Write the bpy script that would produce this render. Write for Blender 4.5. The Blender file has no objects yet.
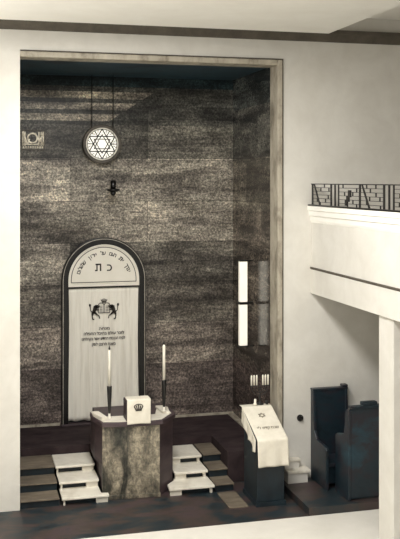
import bpy, bmesh, math, random
from mathutils import Vector, Matrix
random.seed(4)
S = bpy.context.scene
COL = S.collection
PI = math.pi

# ------------------------------------------------------------------ materials
def lin(c):
    return tuple(((v/255+0.055)/1.055)**2.4 if v/255 > 0.04045 else v/255/12.92 for v in c) + (1,)

def new_mat(name):
    m = bpy.data.materials.new(name); m.use_nodes = True
    nt = m.node_tree; b = nt.nodes['Principled BSDF']
    return m, nt, b

def N(nt, typ, **kw):
    n = nt.nodes.new(typ)
    for k, v in kw.items(): setattr(n, k, v)
    return n

def ramp(nt, fac, stops, interp='LINEAR'):
    r = N(nt, 'ShaderNodeValToRGB'); cr = r.color_ramp; cr.interpolation = interp
    while len(cr.elements) < len(stops): cr.elements.new(0.5)
    for e, (p, c) in zip(cr.elements, stops):
        e.position = p; e.color = lin(c) if len(c) == 3 else c
    nt.links.new(fac, r.inputs[0]); return r.outputs[0]

def noise(nt, scale, detail=6, rough=0.6, stretch=(1, 1, 1), dist=0.0):
    tc = N(nt, 'ShaderNodeTexCoord'); mp = N(nt, 'ShaderNodeMapping')
    mp.inputs['Scale'].default_value = stretch
    nt.links.new(tc.outputs['Object'], mp.inputs[0])
    n = N(nt, 'ShaderNodeTexNoise')
    n.inputs['Scale'].default_value = scale; n.inputs['Detail'].default_value = detail
    n.inputs['Roughness'].default_value = rough; n.inputs['Distortion'].default_value = dist
    nt.links.new(mp.outputs[0], n.inputs['Vector'])
    return n.outputs['Fac']

def mix(nt, fac, a, b, mode='MIX'):
    n = N(nt, 'ShaderNodeMix', data_type='RGBA', blend_type=mode)
    for sock, v in ((n.inputs[0], fac), (n.inputs[6], a), (n.inputs[7], b)):
        if hasattr(v, 'is_output'): nt.links.new(v, sock)
        else: sock.default_value = v
    return n.outputs[2]

def math_(nt, op, a, b=0.0, clamp=False):
    n = N(nt, 'ShaderNodeMath', operation=op); n.use_clamp = clamp
    for i, v in enumerate((a, b)):
        if hasattr(v, 'is_output'): nt.links.new(v, n.inputs[i])
        else: n.inputs[i].default_value = v
    return n.outputs[0]

def mottled(name, stops, scale=3, detail=8, rough=0.5, stretch=(1, 1, 1), nrough=0.65, bump=0.0, dist=0.4, metallic=0, spec=0.5):
    m, nt, b = new_mat(name)
    f = noise(nt, scale, detail, nrough, stretch, dist)
    nt.links.new(ramp(nt, f, stops), b.inputs['Base Color'])
    b.inputs['Roughness'].default_value = rough; b.inputs['Metallic'].default_value = metallic
    b.inputs['Specular IOR Level'].default_value = spec
    if bump:
        bp = N(nt, 'ShaderNodeBump'); bp.inputs['Strength'].default_value = bump; bp.inputs['Distance'].default_value = 0.01
        nt.links.new(noise(nt, scale*12, 4), bp.inputs['Height']); nt.links.new(bp.outputs[0], b.inputs['Normal'])
    return m

def stone(name, axis, courses, zoff, tint_rows, length=2.9, reflected_bands=False, gloss=0.38):
    """polished figured stone set in long horizontal slabs; axis is the slab's long direction"""
    m, nt, b = new_mat(name)
    tc = N(nt, 'ShaderNodeTexCoord'); sp = N(nt, 'ShaderNodeSeparateXYZ')
    nt.links.new(tc.outputs['Object'], sp.inputs[0])
    u = sp.outputs[axis]; z = sp.outputs['Z']
    zz = math_(nt, 'SUBTRACT', z, zoff)
    cb = N(nt, 'ShaderNodeCombineXYZ'); nt.links.new(u, cb.inputs[0]); nt.links.new(zz, cb.inputs[1])
    br = N(nt, 'ShaderNodeTexBrick'); br.offset = 0.43
    br.inputs['Scale'].default_value = 1.0; br.inputs['Brick Width'].default_value = length
    br.inputs['Row Height'].default_value = courses; br.inputs['Mortar Size'].default_value = 0.004
    br.inputs['Mortar Smooth'].default_value = 0.2
    br.inputs['Color1'].default_value = (0.66, 0.66, 0.66, 1); br.inputs['Color2'].default_value = (1.75, 1.74, 1.71, 1)
    br.inputs['Mortar'].default_value = (0.42, 0.42, 0.42, 1)
    nt.links.new(cb.outputs[0], br.inputs['Vector'])
    st = (0.5, 0.5, 1.35)
    f1 = noise(nt, 2.0, 7, 0.62, (0.35, 0.35, 2.6), 0.35)
    f2 = noise(nt, 34, 3, 0.8, (1, 1, 1), 0.0)
    f3 = noise(nt, 1.5, 5, 0.6, (0.8, 0.8, 1.3), 0.5)
    base = ramp(nt, f1, [(0.30, (56, 53, 50)), (0.42, (92, 88, 83)), (0.49, (114, 109, 103)), (0.52, (136, 131, 122)), (0.55, (104, 100, 94)), (0.66, (154, 149, 139)), (0.76, (180, 174, 163))])
    base = mix(nt, 1.0, base, ramp(nt, f3, [(0.34, (0.50, 0.49, 0.48, 1)), (0.5, (0.95, 0.95, 0.95, 1)), (0.66, (1.5, 1.49, 1.46, 1))]), 'MULTIPLY')
    grain = ramp(nt, f2, [(0.32, (0.22, 0.22, 0.22, 1)), (0.5, (0.92, 0.92, 0.92, 1)), (0.68, (2.3, 2.28, 2.22, 1))])
    c = mix(nt, 1.0, base, grain, 'MULTIPLY')
    c = mix(nt, 1.0, c, br.outputs['Color'], 'MULTIPLY')
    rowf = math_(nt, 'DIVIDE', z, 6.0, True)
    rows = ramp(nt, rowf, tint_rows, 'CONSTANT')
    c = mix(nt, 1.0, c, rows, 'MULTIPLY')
    if reflected_bands:
        # hall reflection painted as stripes in the top left, cut off along a slope
        wv = math_(nt, 'FRACT', math_(nt, 'MULTIPLY', math_(nt, 'SUBTRACT', z, 5.17), 5.6))
        on = math_(nt, 'GREATER_THAN', wv, 0.38)
        slope = math_(nt, 'SUBTRACT', math_(nt, 'MULTIPLY', math_(nt, 'SUBTRACT', z, 5.30), 1.53), math_(nt, 'SUBTRACT', u, 2.37))
        msk = math_(nt, 'MULTIPLY', math_(nt, 'GREATER_THAN', slope, 0.0), math_(nt, 'GREATER_THAN', z, 5.17))
        msk = math_(nt, 'MULTIPLY', msk, math_(nt, 'LESS_THAN', z, 5.77))
        k = math_(nt, 'MULTIPLY', msk, on)
        c = mix(nt, k, c, mix(nt, 1.0, mix(nt, 1.0, base, grain, 'MULTIPLY'), (1.7, 1.65, 1.52, 1), 'MULTIPLY'))
    nt.links.new(c, b.inputs['Base Color'])
    b.inputs['Roughness'].default_value = gloss
    b.inputs['Specular IOR Level'].default_value = 0.28
    return m

M = {}
M['plaster'] = mottled('cream_plaster', [(0.3, (206, 202, 193)), (0.7, (219, 216, 208))], 2.2, 6, 0.9, bump=0.12, spec=0.2)
M['ceil'] = mottled('white_ceiling_paint', [(0.3, (236, 233, 225)), (0.7, (243, 241, 234))], 1.5, 4, 0.9, spec=0.2)
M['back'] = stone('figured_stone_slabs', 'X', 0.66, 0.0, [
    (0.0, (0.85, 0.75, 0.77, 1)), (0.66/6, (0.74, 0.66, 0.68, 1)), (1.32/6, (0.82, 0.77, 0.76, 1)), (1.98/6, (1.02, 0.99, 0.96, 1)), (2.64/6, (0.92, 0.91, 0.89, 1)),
    (3.30/6, (1.15, 1.13, 1.10, 1)), (3.96/6, (1.50, 1.48, 1.44, 1)), (4.62/6, (0.58, 0.59, 0.58, 1)), (5.17/6, (0.34, 0.36, 0.36, 1)), (5.77/6, (0.09, 0.17, 0.22, 1))], reflected_bands=True)  # upper rows: slab tone, with the hall's dark reflection put into the tint
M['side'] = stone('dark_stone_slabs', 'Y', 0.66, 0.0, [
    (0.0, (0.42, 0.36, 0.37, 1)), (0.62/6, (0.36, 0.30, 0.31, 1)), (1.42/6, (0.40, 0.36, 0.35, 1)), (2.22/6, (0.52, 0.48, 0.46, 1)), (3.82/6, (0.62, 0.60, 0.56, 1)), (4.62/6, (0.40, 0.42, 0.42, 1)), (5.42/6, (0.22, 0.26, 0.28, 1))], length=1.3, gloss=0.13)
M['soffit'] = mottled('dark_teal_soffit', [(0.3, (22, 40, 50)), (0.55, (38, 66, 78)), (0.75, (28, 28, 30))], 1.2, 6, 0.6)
M['architrave'] = mottled('pale_stone_moulding', [(0.32, (118, 110, 96)), (0.5, (168, 160, 144)), (0.7, (186, 178, 162))], 5, 8, 0.6, stretch=(1, 1, 0.5))
M['floor'] = mottled('dark_floor_boards', [(0.30, (24, 24, 26)), (0.42, (30, 44, 50)), (0.52, (62, 52, 47)), (0.60, (70, 56, 58)), (0.72, (34, 40, 46))], 1.0, 7, 0.45, stretch=(1.6, 3.0, 1))
M['palefloor'] = mottled('pale_stone_floor', [(0.3, (212, 208, 198)), (0.7, (225, 221, 212))], 2, 6, 0.6)
M['platform'] = mottled('dark_platform_carpet', [(0.32, (32, 26, 28)), (0.5, (52, 42, 43)), (0.64, (62, 52, 52))], 2.0, 7, 0.9, stretch=(1, 2, 1), spec=0.15)
M['teal'] = mottled('dark_teal_stone', [(0.30, (15, 19, 22)), (0.5, (22, 34, 41)), (0.7, (32, 48, 55))], 2.4, 7, 0.5)
M['brown'] = mottled('brown_step_carpet', [(0.3, (76, 68, 58)), (0.5, (104, 94, 80)), (0.7, (124, 112, 96))], 5, 8, 0.8, stretch=(0.6, 2, 1))
M['marble'] = mottled('white_marble', [(0.3, (205, 198, 182)), (0.5, (226, 220, 206)), (0.7, (234, 229, 216))], 4, 8, 0.4)
M['pulpitstone'], nt_, b_ = new_mat('green_brown_marble')
c_ = ramp(nt_, noise(nt_, 2.1, 5, 0.6, (1.6, 1.6, 0.55), 0.6), [(0.32, (24, 26, 23)), (0.44, (58, 57, 50)), (0.52, (112, 105, 92)), (0.62, (158, 149, 131)), (0.74, (120, 112, 98))])
c_ = mix(nt_, 1.0, c_, ramp(nt_, noise(nt_, 17, 8, 0.8, (1, 1, 0.8), 0.5), [(0.34, (0.25, 0.25, 0.23, 1)), (0.5, (0.85, 0.85, 0.83, 1)), (0.66, (1.8, 1.75, 1.65, 1))]), 'MULTIPLY')
nt_.links.new(c_, b_.inputs['Base Color']); b_.inputs['Roughness'].default_value = 0.4
M['purple'] = mottled('plum_brown_wood', [(0.3, (44, 35, 38)), (0.5, (70, 57, 60)), (0.7, (88, 74, 74))], 3, 7, 0.5, stretch=(0.6, 0.6, 2))
M['black'] = mottled('black_lacquer', [(0.3, (12, 11, 10)), (0.7, (26, 24, 22))], 4, 4, 0.3)
M['iron'] = mottled('dark_iron', [(0.3, (22, 21, 20)), (0.7, (42, 40, 37))], 10, 4, 0.5)
M['silver'] = mottled('worn_silver', [(0.3, (150, 144, 132)), (0.7, (205, 200, 188))], 8, 4, 0.35, metallic=0.5)
M['greyring'] = mottled('grey_bronze', [(0.3, (62, 57, 50)), (0.7, (96, 89, 78))], 6, 6, 0.45, metallic=0.2)
M['enamel'] = mottled('cream_enamel', [(0.3, (236, 231, 217)), (0.7, (243, 238, 226))], 3, 5, 0.6)
M['curtain'] = mottled('cream_silk', [(0.3, (222, 216, 202)), (0.5, (240, 235, 222)), (0.7, (246, 242, 230))], 2.0, 8, 0.7, stretch=(9, 9, 0.5), bump=0.1)
M['linen'] = mottled('white_linen', [(0.3, (216, 209, 192)), (0.7, (236, 230, 215))], 5, 8, 0.8, bump=0.1)
M['ink'] = mottled('dark_embroidery', [(0.3, (34, 30, 26)), (0.7, (62, 55, 47))], 30, 4, 0.8)
M['greythread'] = mottled('grey_embroidery', [(0.3, (120, 112, 98)), (0.7, (160, 150, 134))], 30, 4, 0.8)
M['wax'] = mottled('white_wax', [(0.3, (230, 224, 208)), (0.7, (240, 235, 222))], 5, 3, 0.45)
M['pew'] = mottled('dark_pew_wood', [(0.30, (14, 17, 20)), (0.44, (24, 40, 48)), (0.53, (38, 34, 40)), (0.60, (30, 54, 64)), (0.70, (44, 70, 80))], 1.6, 9, 0.4, stretch=(1, 1, 1.3))
M['gilt'] = mottled('pale_gilt', [(0.35, (120, 110, 90)), (0.6, (214, 205, 182))], 14, 4, 0.35, metallic=0.3)
M['shadowgap'] = mottled('shade_and_trim_grey', [(0.3, (70, 64, 55)), (0.7, (92, 85, 74))], 6, 4, 0.7)  # trim grey, also painted where the ceiling slot and ledge lie in shade

def emissive(name, col, strength):
    m, nt, b = new_mat(name)
    f = noise(nt, 6, 3)
    c = ramp(nt, f, [(0.3, tuple(int(v*0.96) for v in col)), (0.7, col)])
    nt.links.new(c, b.inputs['Base Color']); nt.links.new(c, b.inputs['Emission Color'])
    b.inputs['Emission Strength'].default_value = strength; b.inputs['Roughness'].default_value = 0.3
    return m
M['glow'] = emissive('lit_opal_glass', (244, 240, 228), 0.78)
M['glowstrip'] = emissive('lit_strip_glass', (240, 235, 220), 0.55)

# ------------------------------------------------------------------ mesh builder
def origin(o):
    v = Vector((0, 0, 0))
    while o: v += o.location; o = o.parent
    return v

class MB:
    """collects shapes in world metres; build() links them as one mesh object"""
    def __init__(s): s.v = []; s.f = []; s.smooth = []
    def add(s, vs, fs, smooth=False):
        k = len(s.v); s.v += [tuple(p) for p in vs]; s.f += [tuple(i+k for i in f) for f in fs]; s.smooth += [smooth]*len(fs)
        return s
    def box(s, x0, x1, y0, y1, z0, z1):
        return s.prism([(x0, y0), (x1, y0), (x1, y1), (x0, y1)], z0, z1)
    def prism(s, poly, z0, z1):
        n = len(poly); vs = [(x, y, z0) for x, y in poly] + [(x, y, z1) for x, y in poly]
        fs = [tuple(range(n-1, -1, -1)), tuple(range(n, 2*n))] + [(i, (i+1) % n, n+(i+1) % n, n+i) for i in range(n)]
        return s.add(vs, fs)
    def plate(s, poly, y0, y1):                      # outline in x,z between two depths
        n = len(poly); vs = [(x, y0, z) for x, z in poly] + [(x, y1, z) for x, z in poly]
        fs = [tuple(range(n)), tuple(range(2*n-1, n-1, -1))] + [(i, n+i, n+(i+1) % n, (i+1) % n) for i in range(n)]
        return s.add(vs, fs)
    def profile_x(s, poly, x0, x1):                  # outline in y,z between two x
        n = len(poly); vs = [(x0, y, z) for y, z in poly] + [(x1, y, z) for y, z in poly]
        fs = [tuple(range(n-1, -1, -1)), tuple(range(n, 2*n))] + [(i, (i+1) % n, n+(i+1) % n, n+i) for i in range(n)]
        return s.add(vs, fs)
    def profile_y(s, poly, y0, y1):
        return s.plate(poly, y0, y1)
    def lathe(s, cx, cy, prof, seg=20):
        vs = []; fs = []; n = len(prof)
        for k in range(seg):
            a = 2*PI*k/seg
            for r, z in prof: vs.append((cx+r*math.cos(a), cy+r*math.sin(a), z))
        for k in range(seg):
            q = (k+1) % seg
            for i in range(n-1): fs.append((k*n+i, q*n+i, q*n+i+1, k*n+i+1))
        fs.append(tuple(k*n for k in range(seg-1, -1, -1))); fs.append(tuple(k*n+n-1 for k in range(seg)))
        return s.add(vs, fs, True)
    def tube(s, pts, r, seg=8):
        pts = [Vector(p) for p in pts]; vs = []; fs = []
        rr = r if isinstance(r, (list, tuple)) else [r]*len(pts)
        for i, p in enumerate(pts):
            d = (pts[min(i+1, len(pts)-1)] - pts[max(i-1, 0)]).normalized()
            a = d.cross(Vector((0.13, 0.9, 0.41)))
            if a.length < 1e-3: a = d.cross(Vector((1, 0, 0)))
            a.normalize(); b = d.cross(a)
            for k in range(seg):
                t = 2*PI*k/seg; vs.append(p + a*math.cos(t)*rr[i] + b*math.sin(t)*rr[i])
        for i in range(len(pts)-1):
            for k in range(seg):
                fs.append((i*seg+k, i*seg+(k+1) % seg, (i+1)*seg+(k+1) % seg, (i+1)*seg+k))
        fs.append(tuple(range(seg-1, -1, -1))); fs.append(tuple((len(pts)-1)*seg+k for k in range(seg)))
        return s.add(vs, fs, True)
    def stroke(s, p, q, w, y0, y1, w2=None):         # straight bar in the x,z plane
        (x0, z0), (x1, z1) = p, q; L = math.hypot(x1-x0, z1-z0); nx, nz = -(z1-z0)/L, (x1-x0)/L
        w2 = w if w2 is None else w2
        return s.plate([(x0+nx*w/2, z0+nz*w/2), (x0-nx*w/2, z0-nz*w/2), (x1-nx*w2/2, z1-nz*w2/2), (x1+nx*w2/2, z1+nz*w2/2)], y0, y1)
    def polyline(s, pts, w, y0, y1):
        for a, b in zip(pts, pts[1:]): s.stroke(a, b, w, y0, y1)
        return s
    def blob(s, cx, cz, rx, rz, y0, y1, n=12):
        return s.plate([(cx+rx*math.cos(2*PI*k/n), cz+rz*math.sin(2*PI*k/n)) for k in range(n)], y0, y1)
    def arch(s, cx, zs, r0, r1, zb, y0, y1, seg=40, legs=True):
        """band of an upright arch between radii r0 < r1"""
        path = []
        if legs: path.append((-1, zb, None))
        out = []; inn = []
        if legs: out.append((cx-r1, zb)); inn.append((cx-r0, zb))
        for k in range(seg+1):
            a = PI - PI*k/seg
            out.append((cx+r1*math.cos(a), zs+r1*math.sin(a))); inn.append((cx+r0*math.cos(a), zs+r0*math.sin(a)))
        if legs: out.append((cx+r1, zb)); inn.append((cx+r0, zb))
        n = len(out)
        vs = [(x, y0, z) for x, z in out] + [(x, y0, z) for x, z in inn] + [(x, y1, z) for x, z in out] + [(x, y1, z) for x, z in inn]
        fs = []
        for i in range(n-1):
            fs += [(i, n+i, n+i+1, i+1), (2*n+i+1, 3*n+i+1, 3*n+i, 2*n+i), (i+1, 2*n+i+1, 2*n+i, i), (n+i, 3*n+i, 3*n+i+1, n+i+1)]
        fs += [(0, 2*n, 3*n, n), (n-1, 2*n-1, 4*n-1, 3*n-1)]
        return s.add(vs, fs)
    def ring(s, cx, cz, r0, r1, y0, y1, seg=48):
        vs = []; fs = []
        for k in range(seg):
            a = 2*PI*k/seg; c, q = math.cos(a), math.sin(a)
            vs += [(cx+r1*c, y0, cz+r1*q), (cx+r0*c, y0, cz+r0*q), (cx+r0*c, y1, cz+r0*q), (cx+r1*c, y1, cz+r1*q)]
        for k in range(seg):
            q = (k+1) % seg
            for i in range(4):
                j = (i+1) % 4; fs.append((k*4+i, k*4+j, q*4+j, q*4+i))
        return s.add(vs, fs)
    def grid(s, fn, nu, nv, smooth=True):            # fn(u,v) -> point
        vs = [fn(i/nu, j/nv) for j in range(nv+1) for i in range(nu+1)]
        fs = [(j*(nu+1)+i, j*(nu+1)+i+1, (j+1)*(nu+1)+i+1, (j+1)*(nu+1)+i) for j in range(nv) for i in range(nu)]
        return s.add(vs, fs, smooth)
    def build(s, name, m, parent=None, bevel=0.0, solid=0.0, at=None):
        me = bpy.data.meshes.new(name)
        o0 = origin(parent) if parent else Vector(at or (0, 0, 0))
        me.from_pydata([tuple(Vector(p)-o0) for p in s.v], [], s.f)
        for p, sm in zip(me.polygons, s.smooth): p.use_smooth = sm
        bm = bmesh.new(); bm.from_mesh(me); bmesh.ops.recalc_face_normals(bm, faces=bm.faces); bm.to_mesh(me); bm.free()
        me.materials.append(M[m] if isinstance(m, str) else m)
        o = bpy.data.objects.new(name, me); COL.objects.link(o)
        if parent: o.parent = parent
        else: o.location = o0
        if solid:
            md = o.modifiers.new('thickness', 'SOLIDIFY'); md.thickness = solid; md.offset = 0
        if bevel:
            md = o.modifiers.new('edges', 'BEVEL'); md.width = bevel; md.segments = 2; md.limit_method = 'ANGLE'
        return o

def thing(name, label, cat, loc, group=None):
    o = bpy.data.objects.new(name, None); COL.objects.link(o); o.location = loc; o.empty_display_size = 0.1
    return tag(o, label, cat, group)
def tag(o, label, cat, group=None):
    o['label'] = label; o['category'] = cat
    if group: o['group'] = group
    return o
def struct(o): o['kind'] = 'structure'; return o
def lab(o, label): o['label'] = label; return o
def dup(root, d, label):
    r = root.copy(); COL.objects.link(r); r.location = root.location + Vector(d); r['label'] = label
    for ch in list(root.children):
        c = ch.copy(); COL.objects.link(c); c.parent = r
        for g in ch.children:
            e = g.copy(); COL.objects.link(e); e.parent = c
    return r

def glyphs(text, size):
    """(vertices, faces, width) of lettering in its own plane; text is in visual order, left to right"""
    c = bpy.data.curves.new('lettering', 'FONT'); c.body = text; c.size = size; c.resolution_u = 2
    o = bpy.data.objects.new('lettering', c); COL.objects.link(o)
    bpy.context.view_layer.update()
    me = bpy.data.meshes.new_from_object(o.evaluated_get(bpy.context.evaluated_depsgraph_get()))
    vs = [v.co.copy() for v in me.vertices]; fs = [tuple(p.vertices) for p in me.polygons]
    bpy.data.objects.remove(o); bpy.data.meshes.remove(me)
    xs = [v.x for v in vs] or [0]
    return vs, fs, min(xs), max(xs)

# ------------------------------------------------------------------ the room
YB, YF, XR, XL, ZP = 14.48, 12.09, 4.339, 0.73, 0.44
struct(MB().box(-4, 7.5, 10.95, YB+0.1, -0.12, 0).build('floor', 'floor'))
struct(MB().box(-4, 7.5, -1.5, 10.95, -0.12, 0).build('floor', 'palefloor'))
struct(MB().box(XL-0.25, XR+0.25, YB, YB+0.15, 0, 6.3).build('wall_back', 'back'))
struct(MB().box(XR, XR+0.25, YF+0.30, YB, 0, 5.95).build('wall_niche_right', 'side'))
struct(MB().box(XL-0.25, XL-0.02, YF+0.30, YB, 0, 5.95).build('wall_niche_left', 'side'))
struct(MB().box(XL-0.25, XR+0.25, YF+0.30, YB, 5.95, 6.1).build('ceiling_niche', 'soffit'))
w = MB()
w.box(-4, XL, YF, YF+0.30, 0, 6.9); w.box(XR, 7.5, YF, YF+0.30, 0, 6.9); w.box(XL, XR, YF, YF+0.30, 5.98, 6.9)
struct(w.build('wall_front', 'plaster'))
struct(MB().box(7.5, 7.65, -1.5, YF+0.3, 0, 6.9).build('wall_right', 'plaster'))
struct(MB().box(-4.15, -4, -1.5, YF+0.3, 0, 6.9).build('wall_left', 'plaster'))
# the architrave round the niche: two fillets and a dark quirk
t = MB()
t.box(XR-0.075, XR, YF-0.03, YF+0.30, ZP, 5.98); t.box(XL, XR-0.075, YF-0.03, YF+0.30, 5.905, 5.98)
struct(t.build('trim_1', 'architrave', bevel=0.012))
t = MB()
t.box(XR+0.002, XR+0.014, YF-0.018, YF, 0.36, 5.996); t.box(XL, XR+0.002, YF-0.018, YF, 5.984, 5.996)
struct(t.build('trim_2', 'shadowgap', bevel=0.004))
# ceilings: the hall slab stops short of the front wall and of the gallery
struct(MB().box(-4, 4.76, -1.5, 11.40, 6.26, 6.62).build('ceiling', 'ceil', bevel=0.01))
struct(MB().box(-4, 4.76, 11.40, YF, 6.62, 6.72).build('ceiling_cove', 'shadowgap'))
struct(MB().box(4.76, 7.5, -1.5, YF, 6.62, 6.72).build('ceiling_gallery', 'ceil'))

struct(MB().box(4.30, 7.5, 10.96, YF-0.001, 0.001, 0.10).build('floor_raised', 'floor'))
struct(MB().profile_x([(YF-0.001, 6.255), (YF-0.03, 6.275), (YF-0.06, 6.33), (YF-0.09, 6.37), (YF-0.09, 6.42), (YF-0.001, 6.42)], -4, 7.49).build('trim_painted_shade', 'shadowgap'))  # dark strip added in place of the unlit ceiling slot's shade
# platform in the niche
pl = MB(); pl.prism([(XL, 13.32), (3.65, 13.32), (3.65, 12.45), (XR-0.08, 12.45), (XR-0.08, YF+0.31), (XR-0.001, YF+0.31), (XR-0.001, YB-0.001), (XL, YB-0.001)], 0.001, ZP)
struct(pl.build('platform', 'platform'))
sk = MB(); sk.box(XL, 1.49, YB-0.035, YB-0.002, ZP+.001, ZP+0.035); sk.box(2.87, XR-0.002, YB-0.035, YB-0.002, ZP+.001, ZP+0.035)
sk.box(XR-0.10, XR-0.002, 12.5, YB-0.04, ZP+.001, ZP+0.02)
struct(sk.build('baseboard_niche', 'architrave'))

# ------------------------------------------------------------------ steps
RZ = (0.33, 0.22, 0.11)
FR = (12.77, 12.42, 12.10)                       # front edge of each tread
BK = (13.31, 12.79, 12.44)
def carpet_steps(x0, x1, label):
    t = thing('carpeted_steps', label, 'steps', ((x0+x1)/2, 12.7, 0))
    for i in range(3):
        MB().box(x0, x1, FR[i], BK[i]+0.02 if i == 0 else BK[i], RZ[i]-0.022, RZ[i]).build('tread', 'brown', t, bevel=0.006)
    b = MB()
    prof = [(FR[2]+0.03, 0.001)]
    for i in (2, 1, 0):
        prof += [(FR[i]+0.03, RZ[i]-0.024)]
        prof += [((FR[i-1]+0.03) if i > 0 else 13.315, RZ[i]-0.024)]
    prof += [(13.315, 0.001)]
    b.profile_x(prof, x0+0.005, x1-0.005)
    lab(b.build('step_base', 'teal', t), 'dark teal risers')
    return t
carpet_steps(XL+0.005, 1.245, 'brown-topped dark steps at far left of the platform, left of the white steps')
carpet_steps(3.375, 3.645, 'narrow brown-topped dark steps right of the pulpit, beside its right-hand white steps')

def white_steps(xs, label, blockside):
    t = thing('marble_steps', label, 'steps', ((xs[0][0]+xs[0][1])/2, 12.7, 0))
    for i, (x0, x1) in enumerate(xs):
        ya_, yb_ = FR[i]-0.02, BK[i] if i == 0 else FR[i-1]+0.075
        if x1 > 1.83 and x1 < 2:                 # the lowest left tread is notched round the pulpit's corner
            pl_ = [(x0, ya_), (x1, ya_), (x1, 12.165), (1.808, 12.18), (1.808, yb_), (x0, yb_)]
        elif x0 == 2.72:                         # and the lowest right one round its wing
            pl_ = [(x0, ya_), (x1, ya_), (x1, yb_), (2.87, yb_), (2.87, 12.44), (2.735, 12.275)]
        else: pl_ = [(x0, ya_), (x1, ya_), (x1, yb_), (x0, yb_)]
        MB().prism(pl_, RZ[i]-0.035, RZ[i]).build('tread', 'marble', t, bevel=0.008)
        # supporting blocks at both ends with a dark hollow between
        zb = 0.001 if i == 2 else RZ[i+1]+0.001
        bx0, bx1 = (x1-0.17, x1-0.012) if blockside > 0 else (x0+0.012, x0+0.17)
        px0, px1 = (x0+0.02, x0+0.045) if blockside > 0 else (x1-0.06, x1-0.025)
        if x0 == 2.72: bx0, bx1 = 2.74, 2.90
        for q0, q1 in ((bx0, bx1), (px0, px1)):
            MB().box(q0, q1, FR[i]+0.015, FR[i]+0.045 if i == 2 else FR[i]+0.07, zb, RZ[i]-0.037).build('support_block', 'marble', t)
        xe = min(x1-0.03, 1.80) if x1 < 2 else x1-0.03
        lab(MB().box(x0+0.03, xe, FR[i]+0.075, FR[i]+0.10, zb, RZ[i]-0.037).build('riser', 'teal', t), 'dark recessed riser')
    return t
white_steps([(1.252, 1.80), (1.270, 1.81), (1.275, 1.90)], 'white marble steps on the left side of the pulpit', 1)
white_steps([(2.87, 3.35), (2.87, 3.35), (2.72, 3.36)], 'white marble steps on the right side of the pulpit', -1)
tag(MB().box(3.385, 3.65, 11.45, 12.06, 0.001, 0.012).build('floor_runner', 'brown', bevel=0.004, at=(3.5, 11.8, 0)), 'short brown strip of carpet on the dark floor below the narrow steps', 'carpet')
t = thing('stone_step', 'small white stone steps against the foot of the white wall beside the draped desk', 'steps', (4.56, 11.95, 0))
MB().box(4.36, 4.65, 11.90, YF-0.003, 0.101, 0.235).build('step_block', 'plaster', t)
MB().box(4.35, 4.69, 11.88, YF-0.003, 0.236, 0.275).build('tread', 'marble', t, bevel=0.006)
MB().box(4.35, 4.56, 12.0, YF-0.003, 0.276, 0.37).build('step_block', 'plaster', t)
MB().box(4.35, 4.58, 11.985, YF-0.003, 0.371, 0.405).build('tread', 'marble', t, bevel=0.006)

# ------------------------------------------------------------------ the ark
AX = 2.182; ZS = 2.715
ark = thing('torah_ark', 'tall round-arched ark with black frame standing against the stone wall', 'ark', (AX, YB, ZP))
MB().arch(AX, ZS, 0.565, 0.672, ZP+0.03, YB-0.10, YB-0.002).build('frame', 'black', ark, bevel=0.012)
MB().arch(AX, ZS, 0.645, 0.655, ZP+0.03, YB-0.112, YB-0.1005).build('frame_bead', 'silver', ark)
MB().arch(AX, ZS, 0.545, 0.5645, ZS-0.075, YB-0.085, YB-0.045).build('inner_bead', 'enamel', ark)
ty = [(AX+0.545*math.cos(PI*k/40), ZS+0.545*math.sin(PI*k/40)) for k in range(41)] + [(AX-0.545, ZS-0.06), (AX+0.545, ZS-0.06)]
tymp = MB().plate(ty, YB-0.06, YB-0.03).build('tympanum', 'enamel', ark)
tymp['label'] = 'cream half-round panel with dark Hebrew lettering'
q = MB(); q.arch(AX, ZS, 0.512, 0.522, ZS-0.03, YB-0.066, YB-0.0605); q.box(AX-0.522, AX+0.522, YB-0.066, YB-0.0605, ZS-0.04, ZS-0.03)
q.build('border_line', 'ink', tymp)
MB().box(AX-0.565, AX+0.565, YB-0.09, YB-0.03, ZS-0.10, ZS-0.062).build('lintel', 'enamel', ark, bevel=0.006)
MB().box(AX-0.565, AX+0.565, YB-0.075, YB-0.03, ZS-0.125, ZS-0.101).build('curtain_rail', 'black', ark)
MB().box(AX-0.675, AX+0.675, YB-0.13, YB-0.002, ZP+0.001, ZP+0.029).build('sill', 'purple', ark, bevel=0.005)
MB().box(AX-0.564, AX+0.564, YB-0.015, YB-0.003, ZP+0.03, ZS-0.11).build('door', 'black', ark)

def letters_flat(mb, text, size, x, z, y, ang=0.0, thick=0.004, anchor='c', bold=0.0):
    if text == '\u05EA':                               # drawn by hand: bar, right leg, left leg with a foot
        q = size*0.0135
        vs, fs = [], []
        for x0, x1, z0, z1 in ((6, 46, 42, 52), (37, 46, 0, 42), (12, 20, 8, 42), (2, 20, 0, 8)):
            k = len(vs); vs += [Vector((x*q, z*q, 0)) for x, z in ((x0, z0), (x1, z0), (x1, z1), (x0, z1))]; fs.append((k, k+1, k+2, k+3))
        a, b = 2*q, 46*q
    else: vs, fs, a, b = glyphs(text, size)
    off = (a+b)/2; ca, sa = math.cos(ang), math.sin(ang)
    P = []
    for v in vs:
        u, w = v.x-off, v.y
        P.append((x+u*ca-w*sa, y, z+u*sa+w*ca))
    mb.add(P, fs)
    if bold:
        mb.add([(p[0]+bold, p[1]-0.0004, p[2]) for p in P], fs)
        mb.add([(p[0], p[1]-0.0008, p[2]+bold*0.8) for p in P], fs)
    return b-a
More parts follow.
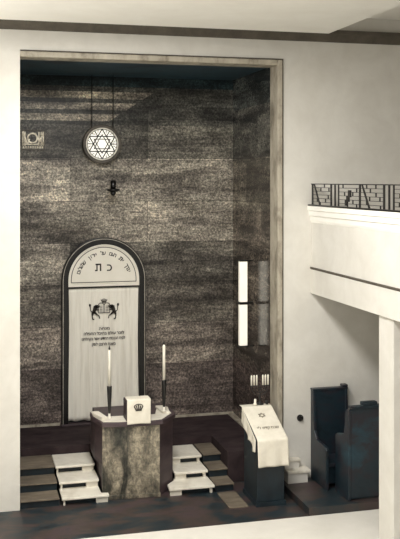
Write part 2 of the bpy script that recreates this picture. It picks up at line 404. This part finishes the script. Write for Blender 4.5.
# two large letters and the arched line of lettering
L = MB()
letters_flat(L, '\u05EA', 0.165, AX-0.095, ZS+0.14, YB-0.063, bold=0.003)
L.build('large_letter', 'ink', tymp)
L = MB()
letters_flat(L, '\u05DB', 0.165, AX+0.085, ZS+0.14, YB-0.063, bold=0.006)
L.build('large_letter', 'ink', tymp)
L = MB()
words = ['\u05D9\u05D1\u05E8\u05DA', '\u05D0\u05EA', '\u05D4\u05E2\u05DD', '\u05E2\u05DC', '\u05D0\u05E8\u05D5\u05DF', '\u05E9\u05DC\u05E9\u05DC\u05D5\u05DD']
line = '  '.join(words)                       # read from the right
n = len(line); a0, a1 = math.radians(17), math.radians(163)
for i, ch in enumerate(line):
    if ch == ' ': continue
    a = a0 + (a1-a0)*i/(n-1)
    letters_flat(L, ch, 0.085, AX+0.395*math.cos(a), ZS+0.395*math.sin(a), YB-0.063, a-PI/2, bold=0.004)
L.build('arched_lettering', 'ink', tymp)

# curtain hanging in the ark (its own cloth)
CX0, CX1, CZ0, CZ1 = AX-0.555, AX+0.555, ZP+0.06, ZS-0.128
def curt(u, v):
    x = CX0+(CX1-CX0)*u; z = CZ1-(CZ1-CZ0)*v
    k = 0.35+0.65*v
    mid = 1-0.65*math.exp(-((x-AX)/0.28)**2)*max(0, 1-abs(z-2.1)/0.9)
    y = YB-0.045 + k*mid*(0.009*math.sin(u*61+0.9*math.sin(v*3))+0.006*math.sin(u*27+v*1.7+1))
    return (x + 0.006*math.sin(v*5+u*9), y, z + (0.008*math.sin(u*40) if v > 0.99 else 0))
cu = tag(MB().grid(curt, 150, 30).build('ark_curtain', 'curtain', solid=0.005, at=(AX, YB-0.045, CZ0)), 'cream curtain embroidered with lions and Hebrew lines hanging in the arched ark', 'curtain')
YE0, YE1 = YB-0.072, YB-0.066
def E(px, py): return (AX+(px-103.0)*0.0160, 2.244+(310-py)*0.0158)
em = MB()
def lion(mb, mir):
    def q(x, y):
        X, Z = E(x, y); return (2*AX-X if mir else X, Z)
    f = lambda a, b, w, w2=None: mb.stroke(q(*a), q(*b), w*0.016, YE0, YE1, (w2 or w)*0.016)
    f((94.8, 306.6), (92.4, 313), 4.2, 2.8)           # trunk
    mb.blob(*q(95.0, 306.8), 0.024, 0.027, YE0, YE1)     # mane
    mb.blob(*q(96.4, 306.2), 0.014, 0.014, YE0, YE1)
    f((95.5, 308.5), (98.2, 307.4), 1.2, 0.8); f((98.2, 307.4), (98.2, 305.8), 0.8, 1.0)
    f((94.5, 310), (98.0, 310.2), 1.2, 0.8)
    f((93.0, 312), (96.0, 314.8), 2.6, 1.4); f((96, 314.8), (98.4, 316.4), 1.0, 0.8); f((98.2, 316.5), (98.6, 319), 0.8, 1.0)
    f((92.4, 312), (91.2, 315.5), 2.8, 1.6); f((91.2, 315.5), (91.6, 319.0), 1.1, 1.0); f((91.3, 319.4), (93.2, 319.6), 1.1)
    f((92.0, 312.6), (89.6, 310.8), 0.7); f((89.6, 310.8), (89.4, 306.0), 0.7); f((89.4, 306), (88.4, 304.2), 0.8)
    mb.blob(*q(89.0, 305.4), 0.016, 0.022, YE0, YE1)
lion(em, False); lion(em, True)
# tablets
def tab(x0, x1):
    cx = (x0+x1)/2; r = (x1-x0)/2
    pts = [E(x0, 313.2), E(x0, 305.5)] + [(E(cx, 0)[0]-r*0.016*math.cos(PI*k/8), E(0, 305.5)[1]+r*0.012*math.sin(PI*k/8)) for k in range(1, 8)] + [E(x1, 305.5), E(x1, 313.2), E(x0, 313.2)]
    em.polyline(pts, 0.0085, YE0, YE1)
tab(97.3, 102.9); tab(103.1, 108.7)
for r_ in range(4):
    for cx in (100.1, 105.9):
        em.stroke(E(cx-1.4, 306.6+r_*1.6), E(cx+1.4, 306.6+r_*1.6), 0.005, YE0, YE1)
def crown(mb, q, s, y0, y1):
    f = lambda a, b, w: mb.stroke(q(*a), q(*b), w*s, y0, y1)
    f((-2.6, 0), (2.6, 0), 1.2)
    for x, h in ((-3.6, 3.0), (-1.8, 3.4), (0, 4.2), (1.8, 3.4), (3.6, 3.0)):
        f((x*0.6, 0.3), (x, h), 0.9); mb.blob(*q(x, h), 0.55*s, 0.55*s, y0, y1, 8)
crown(em, lambda x, z: (AX+x*0.0125, E(0, 302.6)[1]+z*0.0125), 0.0125, YE0, YE1)
em.build('lion_emblem', 'ink', cu)
for txt, (xa, xb), y in (('\u05DE\u05E0\u05D7\u05D4', (98, 108.5), 329.6), ('\u05DC\u05D6\u05DB\u05E8 \u05E2\u05D5\u05DC\u05DD \u05D1\u05D4\u05D9\u05DB\u05DC \u05D4\u05D7\u05E4\u05DC\u05D4', (83, 123), 334.4),
                         ('\u05DC\u05D1\u05D9\u05D7 \u05D4\u05DB\u05E0\u05E1\u05D7 \u05D4\u05D7\u05D3\u05E9 \u05D0\u05E9\u05E8 \u05D1\u05E7\u05D4\u05DC\u05D7\u05E0\u05D5', (81, 124), 339.6), ('\u05D1\u05E9\u05E0\u05D7 \u05D7\u05E8\u05E6\u05D8 \u05DC\u05E4\u05E7', (91, 114.5), 345.2)):
    L = MB(); vis = txt[::-1]
    vs, fs, a, b = glyphs(vis, 0.062)
    k = (xb-xa)*0.016/(b-a); cx = E((xa+xb)/2, 0)[0]; z = E(0, y)[1]-0.012
    for dx, dz, dy in ((0, 0, 0), (0.003, 0, -0.0005), (0, 0.003, -0.001)):
        L.add([(cx+(v.x-(a+b)/2)*k+dx, YB-0.070+dy, z+v.y+dz) for v in vs], fs)
    L.build('lettering_line', 'ink', cu)

# ------------------------------------------------------------------ hanging star lamp and eternal lamp
SY = YB-0.14; SX, SZ = 2.138, 4.868
st = thing('star_lamp', 'round lit disc lamp with six-pointed star tracery hanging high on the stone wall', 'lamp', (SX, SY, SZ))
MB().ring(SX, SZ, 0.258, 0.308, SY-0.05, SY+0.05).build('rim', 'greyring', st, bevel=0.012)
MB().ring(SX, SZ, 0.236, 0.257, SY-0.035, SY-0.02).build('inner_rim', 'enamel', st)
MB().plate([(SX+0.256*math.cos(2*PI*k/48), SZ+0.256*math.sin(2*PI*k/48)) for k in range(48)], SY-0.015, SY+0.03).build('glass_disc', 'glow', st)
tr = MB(); ya, yb = SY-0.03, SY-0.016
P = lambda r, d: (SX+r*math.cos(math.radians(d)), SZ+r*math.sin(math.radians(d)))
for R, w in ((0.236, 0.016), (0.150, 0.012)):
    for o in (90, 270):
        tri = [P(R, o), P(R, o+120), P(R, o+240), P(R, o)]
        for a, b in zip(tri, tri[1:]): tr.stroke(a, b, w, ya, yb)
for k in range(6):
    d = 90+60*k
    tr.stroke(P(0.136, d+30), P(0.236, d+30), 0.014, ya, yb)
    for s_ in (-1, 1): tr.stroke(P(0.19, d+30+s_*9), P(0.236, d+30+s_*15), 0.009, ya, yb)
tr.ring(SX, SZ, 0.228, 0.2355, ya, yb)
tr.build('star_tracery', 'iron', st)
for dx in (-0.160, 0.178):
    MB().tube([(SX+dx, SY, SZ+0.262), (SX+dx, SY, 5.948)], 0.0075, 6).build('suspension_rod', 'black', st)
EX, EY = 2.285, YB-0.34
el = thing('eternal_lamp', 'small dark hanging lamp on a thin wire below the lit star disc', 'lamp', (EX, EY, 4.06))
MB().tube([(EX, EY, 4.29), (EX, EY, 5.948)], 0.003, 6).build('wire', 'black', el)
MB().lathe(EX, EY, [(0.012, 4.30), (0.046, 4.285), (0.046, 4.20), (0.040, 4.165)]).build('socket', 'black', el)
MB().lathe(EX, EY, [(0.036, 4.164), (0.10, 4.160), (0.104, 4.135), (0.075, 4.125), (0.05, 4.118)]).build('dish', 'black', el)
MB().lathe(EX, EY, [(0.048, 4.117), (0.045, 4.085), (0.024, 4.06), (0.006, 4.045)]).build('pendant', 'black', el)

# ------------------------------------------------------------------ balcony railing's reflection built as a lattice, up on the left
g0, g1, gz0, gz1 = 0.89, 1.262, 4.765, 5.085
gr = thing('railing_reflection', 'pale lattice with ring built as the balcony railing reflection, high at the stone wall left', 'reflection', ((g0+g1)/2, YB-0.02, gz0))
f = MB(); f.box(g0, g1, YB-0.03, YB-0.004, gz0, gz0+0.018); f.box(g0, g1, YB-0.03, YB-0.004, gz1-0.012, gz1)
f.box(g0, g0+0.014, YB-0.03, YB-0.004, gz0+0.018, gz1-0.012); f.box(g1-0.014, g1, YB-0.03, YB-0.004, gz0+0.018, gz1-0.012)
f.build('frame', 'greyring', gr)
f = MB(); f.ring((g0+g1)/2-0.01, (gz0+gz1)/2+0.03, 0.062, 0.085, YB-0.025, YB-0.006, 20); f.build('ring', 'gilt', gr)
f = MB()
for x in (0.918, 0.95, 1.165, 1.20, 1.232): f.stroke((x, gz0+0.07), (x, gz1-0.03), 0.016, YB-0.024, YB-0.008)
for a, b in (((0.92, 5.06), (0.985, 4.86)), ((0.985, 4.86), (1.02, 4.94)), ((1.15, 4.95), (1.235, 4.86)), ((1.15, 4.86), (1.235, 5.04))): f.stroke(a, b, 0.022, YB-0.022, YB-0.010)
f.box(g0+0.016, g1-0.016, YB-0.024, YB-0.008, gz0+0.085, gz0+0.10)
for k in range(9): f.box(g0+0.03+k*0.036, g0+0.05+k*0.036, YB-0.024, YB-0.008, gz0+0.03, gz0+0.065)
f.build('fretwork', 'gilt', gr)

# ------------------------------------------------------------------ strip lamp on the niche's right wall
lx0, lx1, ly = 4.118, 4.238, 13.41
ll = thing('strip_lamp', 'tall narrow white strip lamp on the dark right side of the niche', 'lamp', (XR, ly, 1.74))
for z0, z1 in ((1.76, 2.390), (2.43, 3.05)):
    MB().box(lx0, lx1, ly-0.045, ly+0.045, z0, z1).build('glass_panel', 'glowstrip', ll, bevel=0.008)
for z, h in ((1.739, 0.02), (2.391, 0.038), (3.051, 0.022)):
    MB().box(lx0-0.004, lx1+0.004, ly-0.05, ly+0.05, z, z+h).build('metal_cap', 'black', ll)
    MB().box(lx1+0.005, XR-0.001, ly-0.012, ly+0.012, z+0.002, z+h-0.002).build('bracket', 'black', ll)

# ------------------------------------------------------------------ pulpit
pu = thing('pulpit', 'stone-fronted pulpit with angled wings standing between the white steps', 'pulpit', (2.21, 12.5, 0))
A = [(1.835, 12.20), (2.595, 12.14)]
WL, WR = (1.69, 12.52), (2.775, 12.42)
body = [(1.835, 12.20), (2.595, 12.14), (2.705, 12.42), (2.66, 13.28), (1.84, 13.28), (1.725, 12.52)]
lab(MB().prism([(1.825, 12.195), (2.60, 12.135), (2.60, 12.165), (1.825, 12.225)], 0.06, 0.983).build('front_panel', 'pulpitstone', pu, bevel=0.004), 'mottled stone front')
MB().prism([(1.84, 12.228), (2.598, 12.168), (2.85, 12.45), (2.85, 13.28), (1.84, 13.28)], 0.002, 0.983).build('body', 'purple', pu)
MB().prism([(1.838, 12.228), (1.838, 13.0), (1.775, 13.0), (1.765, 12.53)], 0.46, 0.983).build('wing_panel', 'purple', pu)
MB().prism([(1.815, 12.185), (2.61, 12.125), (2.61, 12.16), (1.815, 12.22)], 0.002, 0.058).build('plinth', 'pulpitstone', pu, bevel=0.004)
rim = [(1.815, 12.16), (2.02, 12.115), (2.42, 12.085), (2.64, 12.105), (2.885, 12.42), (2.885, 12.75), (2.70, 12.75), (2.57, 12.42), (1.90, 12.46), (1.86, 12.78), (1.735, 12.78), (1.725, 12.52)]
MB().prism(rim, 0.985, 1.045).build('rim', 'purple', pu, bevel=0.008)
top = [(1.835, 12.19), (2.02, 12.14), (2.42, 12.11), (2.625, 12.13), (2.825, 12.42), (2.80, 12.74), (2.68, 12.74), (2.59, 12.40), (1.89, 12.44), (1.84, 12.77), (1.75, 12.77), (1.745, 12.52)]
lab(MB().prism(top, 1.046, 1.058).build('ledge', 'marble', pu, bevel=0.004), 'pale ledge')
MB().prism([(1.735, 12.54), (1.83, 12.23), (1.90, 12.26), (1.83, 12.60)], 1.059, 1.10).build('wing_cap', 'marble', pu, bevel=0.006)
MB().prism([(2.69, 12.40), (2.79, 12.37), (2.82, 12.62), (2.77, 12.74), (2.66, 12.74)], 1.059, 1.09).build('wing_cap', 'marble', pu, bevel=0.006)

# reading stand and its cover
rs = thing('reading_stand', 'small dark box-shaped book stand on the middle of the pulpit top', 'stand', (2.29, 12.3, 1.06))
def px(x0, x1, y0, y1, z0, zf, zb): return MB().profile_x([(y0, z0), (y1, z0), (y1, zb), (y0, zf)], x0, x1)
px(2.135, 2.455, 12.09, 12.34, 1.0595, 1.345, 1.33).build('stand_box', 'purple', rs, bevel=0.004)
for z in (1.12, 1.30): MB().box(2.128, 2.134, 12.11, 12.32, z, z+0.012).build('edge_strip', 'black', rs)
def cover(u, v):
    x = 2.138+0.322*u; s_ = v*0.52
    if s_ < 0.19: y = 12.076+0.19-s_; z = 1.352
    else: y = 12.074-0.006-0.006*math.sin(u*9)*(s_-0.19); z = 1.352-(s_-0.19)
    if v > 0.96: z += 0.006*math.sin(u*PI)
    return (x, y-0.004*math.sin(u*14+v*3)*max(0, s_-0.2)*2, z)
cv = tag(MB().grid(cover, 24, 40).build('stand_cover', 'linen', solid=0.005, at=(2.3, 12.08, 1.03)), 'white cloth with a crown emblem hung over the book stand on the pulpit', 'cloth')
k = MB(); crown(k, lambda x, z: (2.292+x*0.0155, 1.212+z*0.0155), 0.0155, 12.056, 12.060)
k.polyline([(2.292+0.06*math.cos(PI*i/10), 1.262+0.03*math.sin(PI*i/10)) for i in range(11)], 0.008, 12.056, 12.060)
k.build('crown_emblem', 'ink', cv)

# candlesticks
def candlestick(x, y, z, label):
    t = thing('candlestick', label, 'candlestick', (x, y, z), 'pulpit candlesticks')
    lab(MB().lathe(x, y, [(0.034, z), (0.034, z+0.008), (0.016, z+0.014), (0.016, z+0.06)]).build('foot', 'marble', t), 'pale foot')
    MB().lathe(x, y, [(0.017, z+0.061), (0.019, z+0.12), (0.030, z+0.30), (0.034, z+0.415), (0.034, z+0.43)]).build('holder', 'black', t)
    c = MB().lathe(x, y, [(0.021, z+0.431), (0.020, z+0.90), (0.013, z+0.918), (0.006, z+0.922)]).build('candle', 'wax', t)
    lab(MB().lathe(x, y, [(0.004, z+0.923), (0.015, z+0.935), (0.012, z+0.955), (0.003, z+0.985)]).build('flame_tip', 'iron', c), 'dark tip')
    return t
c0 = candlestick(1.945, 12.36, 1.0585, 'tall candle in a dark holder at the left end of the pulpit, before the curtain')
dup(c0, (2.715-1.945, 12.40-12.36, 0.032), 'tall candle in a dark holder at the right end of the pulpit, against bare stone')

# ------------------------------------------------------------------ draped desk with menorah
dk = thing('reading_desk', 'dark slant-topped reading desk under a white cloth beside the white wall', 'desk', (3.95, 11.7, 0))
px(3.755, 4.135, 11.43, 12.0, 0.06, 0.865, 1.15).build('desk_body', 'teal', dk, bevel=0.006)
MB().box(3.74, 4.15, 11.41, 12.02, 0.001, 0.059).build('plinth', 'teal', dk)
def dcl(u, v):
    x = 3.745+0.425*u
    s_ = v*1.14-0.12                                   # flat at the back, over the slope, down the front
    Lt = 0.66
    if s_ < 0: y = 12.02-s_; z = 1.171
    elif s_ < Lt:
        q = s_/Lt; y = 12.02-0.62*q; z = 1.171-0.288*q
    else:
        h = s_-Lt; y = 11.398-0.012*math.sin(u*13+1)*h*2-0.01*h; z = 0.883-h
    x += (v-0.5)*0.03
    return (x, y, z)
dc = tag(MB().grid(dcl, 30, 50).build('desk_cloth', 'linen', solid=0.005, at=(3.95, 11.4, 0.5)), 'white cloth with a small star draped over the slanting desk top', 'cloth')
def flap(u, v):
    q = u; y = 12.015-0.60*q; z = 1.172-0.292*q
    drop = (0.20-0.02*q)*v*(1+0.12*math.sin(q*17))
    return (3.742-0.012+0.014*math.sin(q*19)*v-0.01*v+q*0.002, y, z-drop)
lab(MB().grid(flap, 40, 8).build('side_flap', 'linen', dc, solid=0.004), 'side fall of the cloth')
e = MB()
def onslope(x, q, d=0.006): return (x, 12.02-0.62*q-d*0.43, 1.178-0.295*q+d*0.9)
hexr = 0.052
for o in (90, 270):
    pts = [(3.955+hexr*math.cos(math.radians(o+120*i)), 0.30-hexr*1.3*math.sin(math.radians(o+120*i))) for i in range(4)]
    for a, b in zip(pts, pts[1:]): e.tube([onslope(*a), onslope(*b)], 0.0035, 5)
e.build('star_emblem', 'greythread', dc)
vs, fs, a, b = glyphs('\u05E9\u05D1\u05D7 \u05E7\u05D3\u05E9 \u05DC\u05D9\u05D9'[::-1], 0.07)
L = MB()
kk = 0.30/(b-a)
for d in (0, 0.004): L.add([onslope(3.965+(v.x-(a+b)/2)*kk+d, 0.70-v.y*1.5, 0.005+d*0.1) for v in vs], fs)
L.build('lettering', 'greythread', dc)

mx, my, mz = 4.012, 12.09, 1.187
shelf = MB().box(3.76, 4.13, 12.003, 12.15, 1.13, 1.162).build('back_shelf', 'teal', dk)
MB().box(3.86, 4.08, 12.03, 12.13, 0.001, 1.129).build('back_post', 'teal', dk)
mn = thing('menorah', 'dark branched candlestick with six short white candles at the back of the draped desk', 'candelabrum', (mx, my, 1.181))
MB().lathe(mx, my, [(0.055, 1.181), (0.055, 1.19), (0.022, 1.205), (0.011, 1.225), (0.013, 1.27), (0.010, 1.30), (0.009, 1.43), (0.014, 1.44)]).build('stem', 'iron', mn)
slots = [-0.121, -0.083, -0.045, 0.045, 0.083, 0.121]
for s_ in (0.121, 0.083, 0.045):
    pts = [(mx+s_*math.cos(PI+PI*i/14), my-0.001, 1.43+s_*1.05*math.sin(PI+PI*i/14)) for i in range(15)]
    MB().tube(pts, 0.0065, 6).build('branch', 'iron', mn)
for s_ in slots:
    MB().lathe(mx+s_, my, [(0.008, 1.425), (0.016, 1.437), (0.016, 1.444)]).build('cup', 'iron', mn)
    MB().lathe(mx+s_, my, [(0.0125, 1.445), (0.012, 1.575), (0.006, 1.588)], 10).build('candle', 'wax', mn)
tag(MB().lathe(3.93, 12.045, [(0.026, 1.1805), (0.026, 1.20), (0.016, 1.215), (0.016, 1.262), (0.008, 1.268)]).build('candle_stub', 'wax', at=(3.93, 12.045, 1.1805)), 'short white candle stub at the back of the draped desk, below the menorah', 'candle')
tag(MB().lathe(4.105, 12.06, [(0.018, 1.1805), (0.022, 1.20), (0.022, 1.232), (0.012, 1.236)]).build('small_cup', 'iron', at=(4.105, 12.06, 1.1805)), 'small dark cup at the right back corner of the draped desk', 'cup')

# knob on the white wall
kn = thing('wall_boss', 'round black boss on the white wall right of the draped desk', 'fitting', (4.607, YF, 0.95))
f = MB(); f.ring(4.607, 0.95, 0.001, 0.047, YF-0.012, YF-0.001, 24); f.build('back_plate', 'black', kn)
f = MB(); f.ring(4.607, 0.95, 0.001, 0.034, YF-0.04, YF-0.0125, 24); f.build('handle', 'black', kn, bevel=0.008)

# ------------------------------------------------------------------ gallery
XG = 4.773
ga = thing('gallery', 'white balcony front with stepped mouldings along the right side, above the dark benches', 'balcony', (XG, 10.5, 2.7))
Y0 = -1.4
MB().box(XG, XG+0.14, Y0, YF-0.002, 3.075, 3.70).build('parapet', 'plaster', ga)
m_ = MB()
m_.profile_y([(XG-0.055, 3.935), (XG-0.055, 3.875), (XG-0.04, 3.868), (XG-0.035, 3.80), (XG-0.018, 3.793), (XG-0.014, 3.735), (XG, 3.70), (XG+0.2, 3.70), (XG+0.2, 3.935)], Y0, YF-0.002)
m_.build('coping', 'ceil', ga)
m_ = MB(); m_.profile_y([(XG-0.006, 3.074), (XG-0.016, 3.068), (XG-0.016, 3.052), (XG-0.006, 3.042), (XG+0.1, 3.042), (XG+0.1, 3.074)], Y0, YF-0.002)
m_.build('string_course', 'shadowgap', ga)  # ledge coloured dark to stand in for its shadow line
MB().box(XG-0.005, XG+0.14, Y0, YF-0.002, 2.703, 3.041).build('fascia', 'plaster', ga)
MB().box(XG+0.141, 7.49, Y0, YF-0.002, 2.75, 3.0).build('gallery_floor', 'shadowgap', ga)

ra = thing('railing', 'black geometric ironwork railing on top of the white balcony front', 'railing', (XG, 10.5, 3.936))
rx0, rx1 = XG-0.012, XG+0.012
MB().box(XG-0.05, XG+0.02, Y0, YF-0.004, 3.9365, 3.957).build('bottom_rail', 'black', ra)
MB().box(rx0, rx1, Y0, YF-0.03, 4.238, 4.250).build('top_rail', 'iron', ra)
yp = YF-0.06
npan = 0
def panel(y1, y0, kind):
    """fretwork between two posts, y1 the far one"""
    b = MB(); W = y1-y0
    zs = [3.995, 4.045, 4.095, 4.145, 4.195]
    for z in zs: b.box(rx0+0.009, rx1-0.009, y0, y1, z-0.003, z+0.003)
    rnd = random.Random(kind*7+3)
    edges = [3.957]+zs+[4.238]
    for j in range(6):
        for k_ in range(2):
            yy = y0+W*((0.30 if j % 2 else 0.12)+k_*0.46+rnd.uniform(-0.05, 0.05))
            if (j+k_+kind) % 3 == 0: continue
            b.box(rx0+0.008, rx1-0.008, yy-0.013, yy+0.013, edges[j], edges[j+1])
    if kind % 2 == 0:
        b.add([(rx0+0.006, y1-0.02, 4.238), (rx0+0.006, y1-0.05, 4.238), (rx0+0.006, y1-W*0.42, 3.957), (rx0+0.006, y1-W*0.42+0.04, 3.957),
               (rx1-0.006, y1-0.02, 4.238), (rx1-0.006, y1-0.05, 4.238), (rx1-0.006, y1-W*0.42, 3.957), (rx1-0.006, y1-W*0.42+0.04, 3.957)],
              [(0, 1, 2, 3), (7, 6, 5, 4), (0, 4, 5, 1), (1, 5, 6, 2), (2, 6, 7, 3), (3, 7, 4, 0)])
    else:
        for yy, za, zb_ in ((0.42, 4.08, 4.17), (0.50, 4.02, 4.10), (0.58, 3.97, 4.05)):
            b.box(rx0, rx1, y0+W*yy, y0+W*(yy+0.1), za, zb_)
    b.build('fretwork', 'iron', ra)
yy = yp; i = 0
while yy > 7.0:
    MB().box(rx0+0.006, rx1-0.006, yy-0.02, yy+0.02, 3.9575, 4.2375).build('post', 'iron', ra)
    if i % 2 == 1:
        MB().box(rx0+0.006, rx1-0.006, yy-0.15, yy-0.115, 3.9575, 4.2375).build('post', 'iron', ra)
        MB().box(rx0+0.006, rx1-0.006, yy-0.26, yy-0.235, 3.9575, 4.2375).build('post', 'iron', ra); nxt = yy-0.27
    else: nxt = yy-0.03
    panel(nxt, nxt-0.62, i)
    yy = nxt-0.64; i += 1

# pillar carrying the gallery
struct(MB().box(4.80, 5.16, 9.60, 9.98, 0.001, 2.701).build('pillar', 'plaster', bevel=0.01))

# ------------------------------------------------------------------ benches
b1 = thing('bench', 'high-backed dark bench standing against the wall under the balcony', 'bench', (5.02, 11.8, 0), 'dark benches under the balcony')
MB().box(4.775, 5.27, 11.98, 12.05, 0.16, 1.345).build('backrest', 'pew', b1, bevel=0.008)
MB().box(4.75, 5.285, 11.965, 12.065, 1.346, 1.372).build('top_rail', 'pew', b1, bevel=0.006)
MB().box(5.20, 5.285, 11.965, 12.065, 1.373, 1.41).build('finial', 'pew', b1, bevel=0.012)
MB().box(4.805, 5.235, 11.55, 11.975, 0.40, 0.45).build('seat', 'pew', b1, bevel=0.008)
MB().box(4.805, 5.235, 11.60, 11.64, 0.16, 0.39).build('apron', 'pew', b1)
for x0 in (4.755, 5.24):
    MB().profile_x([(11.5, 0.101), (12.06, 0.101), (12.06, 1.345), (11.975, 1.345), (11.93, 0.80), (11.85, 0.70), (11.52, 0.68), (11.5, 0.64)], x0, x0+0.045 if x0 < 5 else x0+0.04).build('end_panel', 'pew', b1, bevel=0.008)
b2 = thing('bench', 'long dark bench nearer the pillar, seen from behind, in front of the wall bench', 'bench', (5.5, 11.2, 0), 'dark benches under the balcony')
MB().box(4.93, 6.55, 11.06, 11.12, 0.12, 1.30).build('backrest', 'pew', b2, bevel=0.008)
MB().box(4.915, 6.56, 11.045, 11.135, 1.301, 1.335).build('top_rail', 'pew', b2, bevel=0.006)
MB().box(5.08, 5.30, 11.045, 11.135, 1.336, 1.385).build('book_ledge', 'pew', b2, bevel=0.014)
MB().box(4.95, 6.53, 11.125, 11.45, 0.40, 0.45).build('seat', 'pew', b2, bevel=0.008)
for x0 in (4.88, 6.555):
    MB().profile_x([(11.05, 0.101), (11.48, 0.101), (11.48, 0.86), (11.42, 0.90), (11.20, 0.95), (11.12, 1.29), (11.05, 1.29)], x0, x0+0.045).build('end_panel', 'pew', b2, bevel=0.008)

# ------------------------------------------------------------------ light
def area(name, loc, size, energy, col, rot=(0, 0, 0), sy=None):
    l = bpy.data.lights.new(name, 'AREA'); l.size = size; l.energy = energy; l.color = col
    if sy: l.shape = 'RECTANGLE'; l.size_y = sy
    o = bpy.data.objects.new(name, l); COL.objects.link(o); o.location = loc; o.rotation_euler = rot
    return o
for lx, ly_ in ((-2.6, 9.4), (-2.6, 6.6)):
    area('ceiling_fill', (lx, ly_, 4.9), 0.6, 120, (1.0, 0.985, 0.96), (PI, math.radians(22), 0))  # added unseen fill that brightens the ceiling; no fitting there
WARM = (1.0, 0.985, 0.96)
for lx, ly_ in ((1.7, 9.3), (1.7, 6.3), (1.7, 3.2)):
    area('hall_ceiling_lamp', (lx, ly_, 6.255), 1.0, 195, WARM)
wd = bpy.data.worlds.new('hall_air'); S.world = wd; wd.use_nodes = True
bg = wd.node_tree.nodes['Background']; bg.inputs[0].default_value = (1.0, 0.98, 0.94, 1); bg.inputs[1].default_value = 0.28

# ------------------------------------------------------------------ camera
cd = bpy.data.cameras.new('camera'); co = bpy.data.objects.new('camera', cd); COL.objects.link(co)
co.location = (0, 0, 4.3); co.rotation_euler = (math.radians(90), 0, -math.atan(238/913))
cd.sensor_fit = 'HORIZONTAL'; cd.sensor_width = 36; cd.lens = 913/400*36
cd.shift_y = -(269.5-180)/400; cd.clip_end = 100
S.camera = co
S.view_settings.view_transform = 'Standard'; S.view_settings.look = 'None'
S.view_settings.exposure = 0.12; S.view_settings.gamma = 1
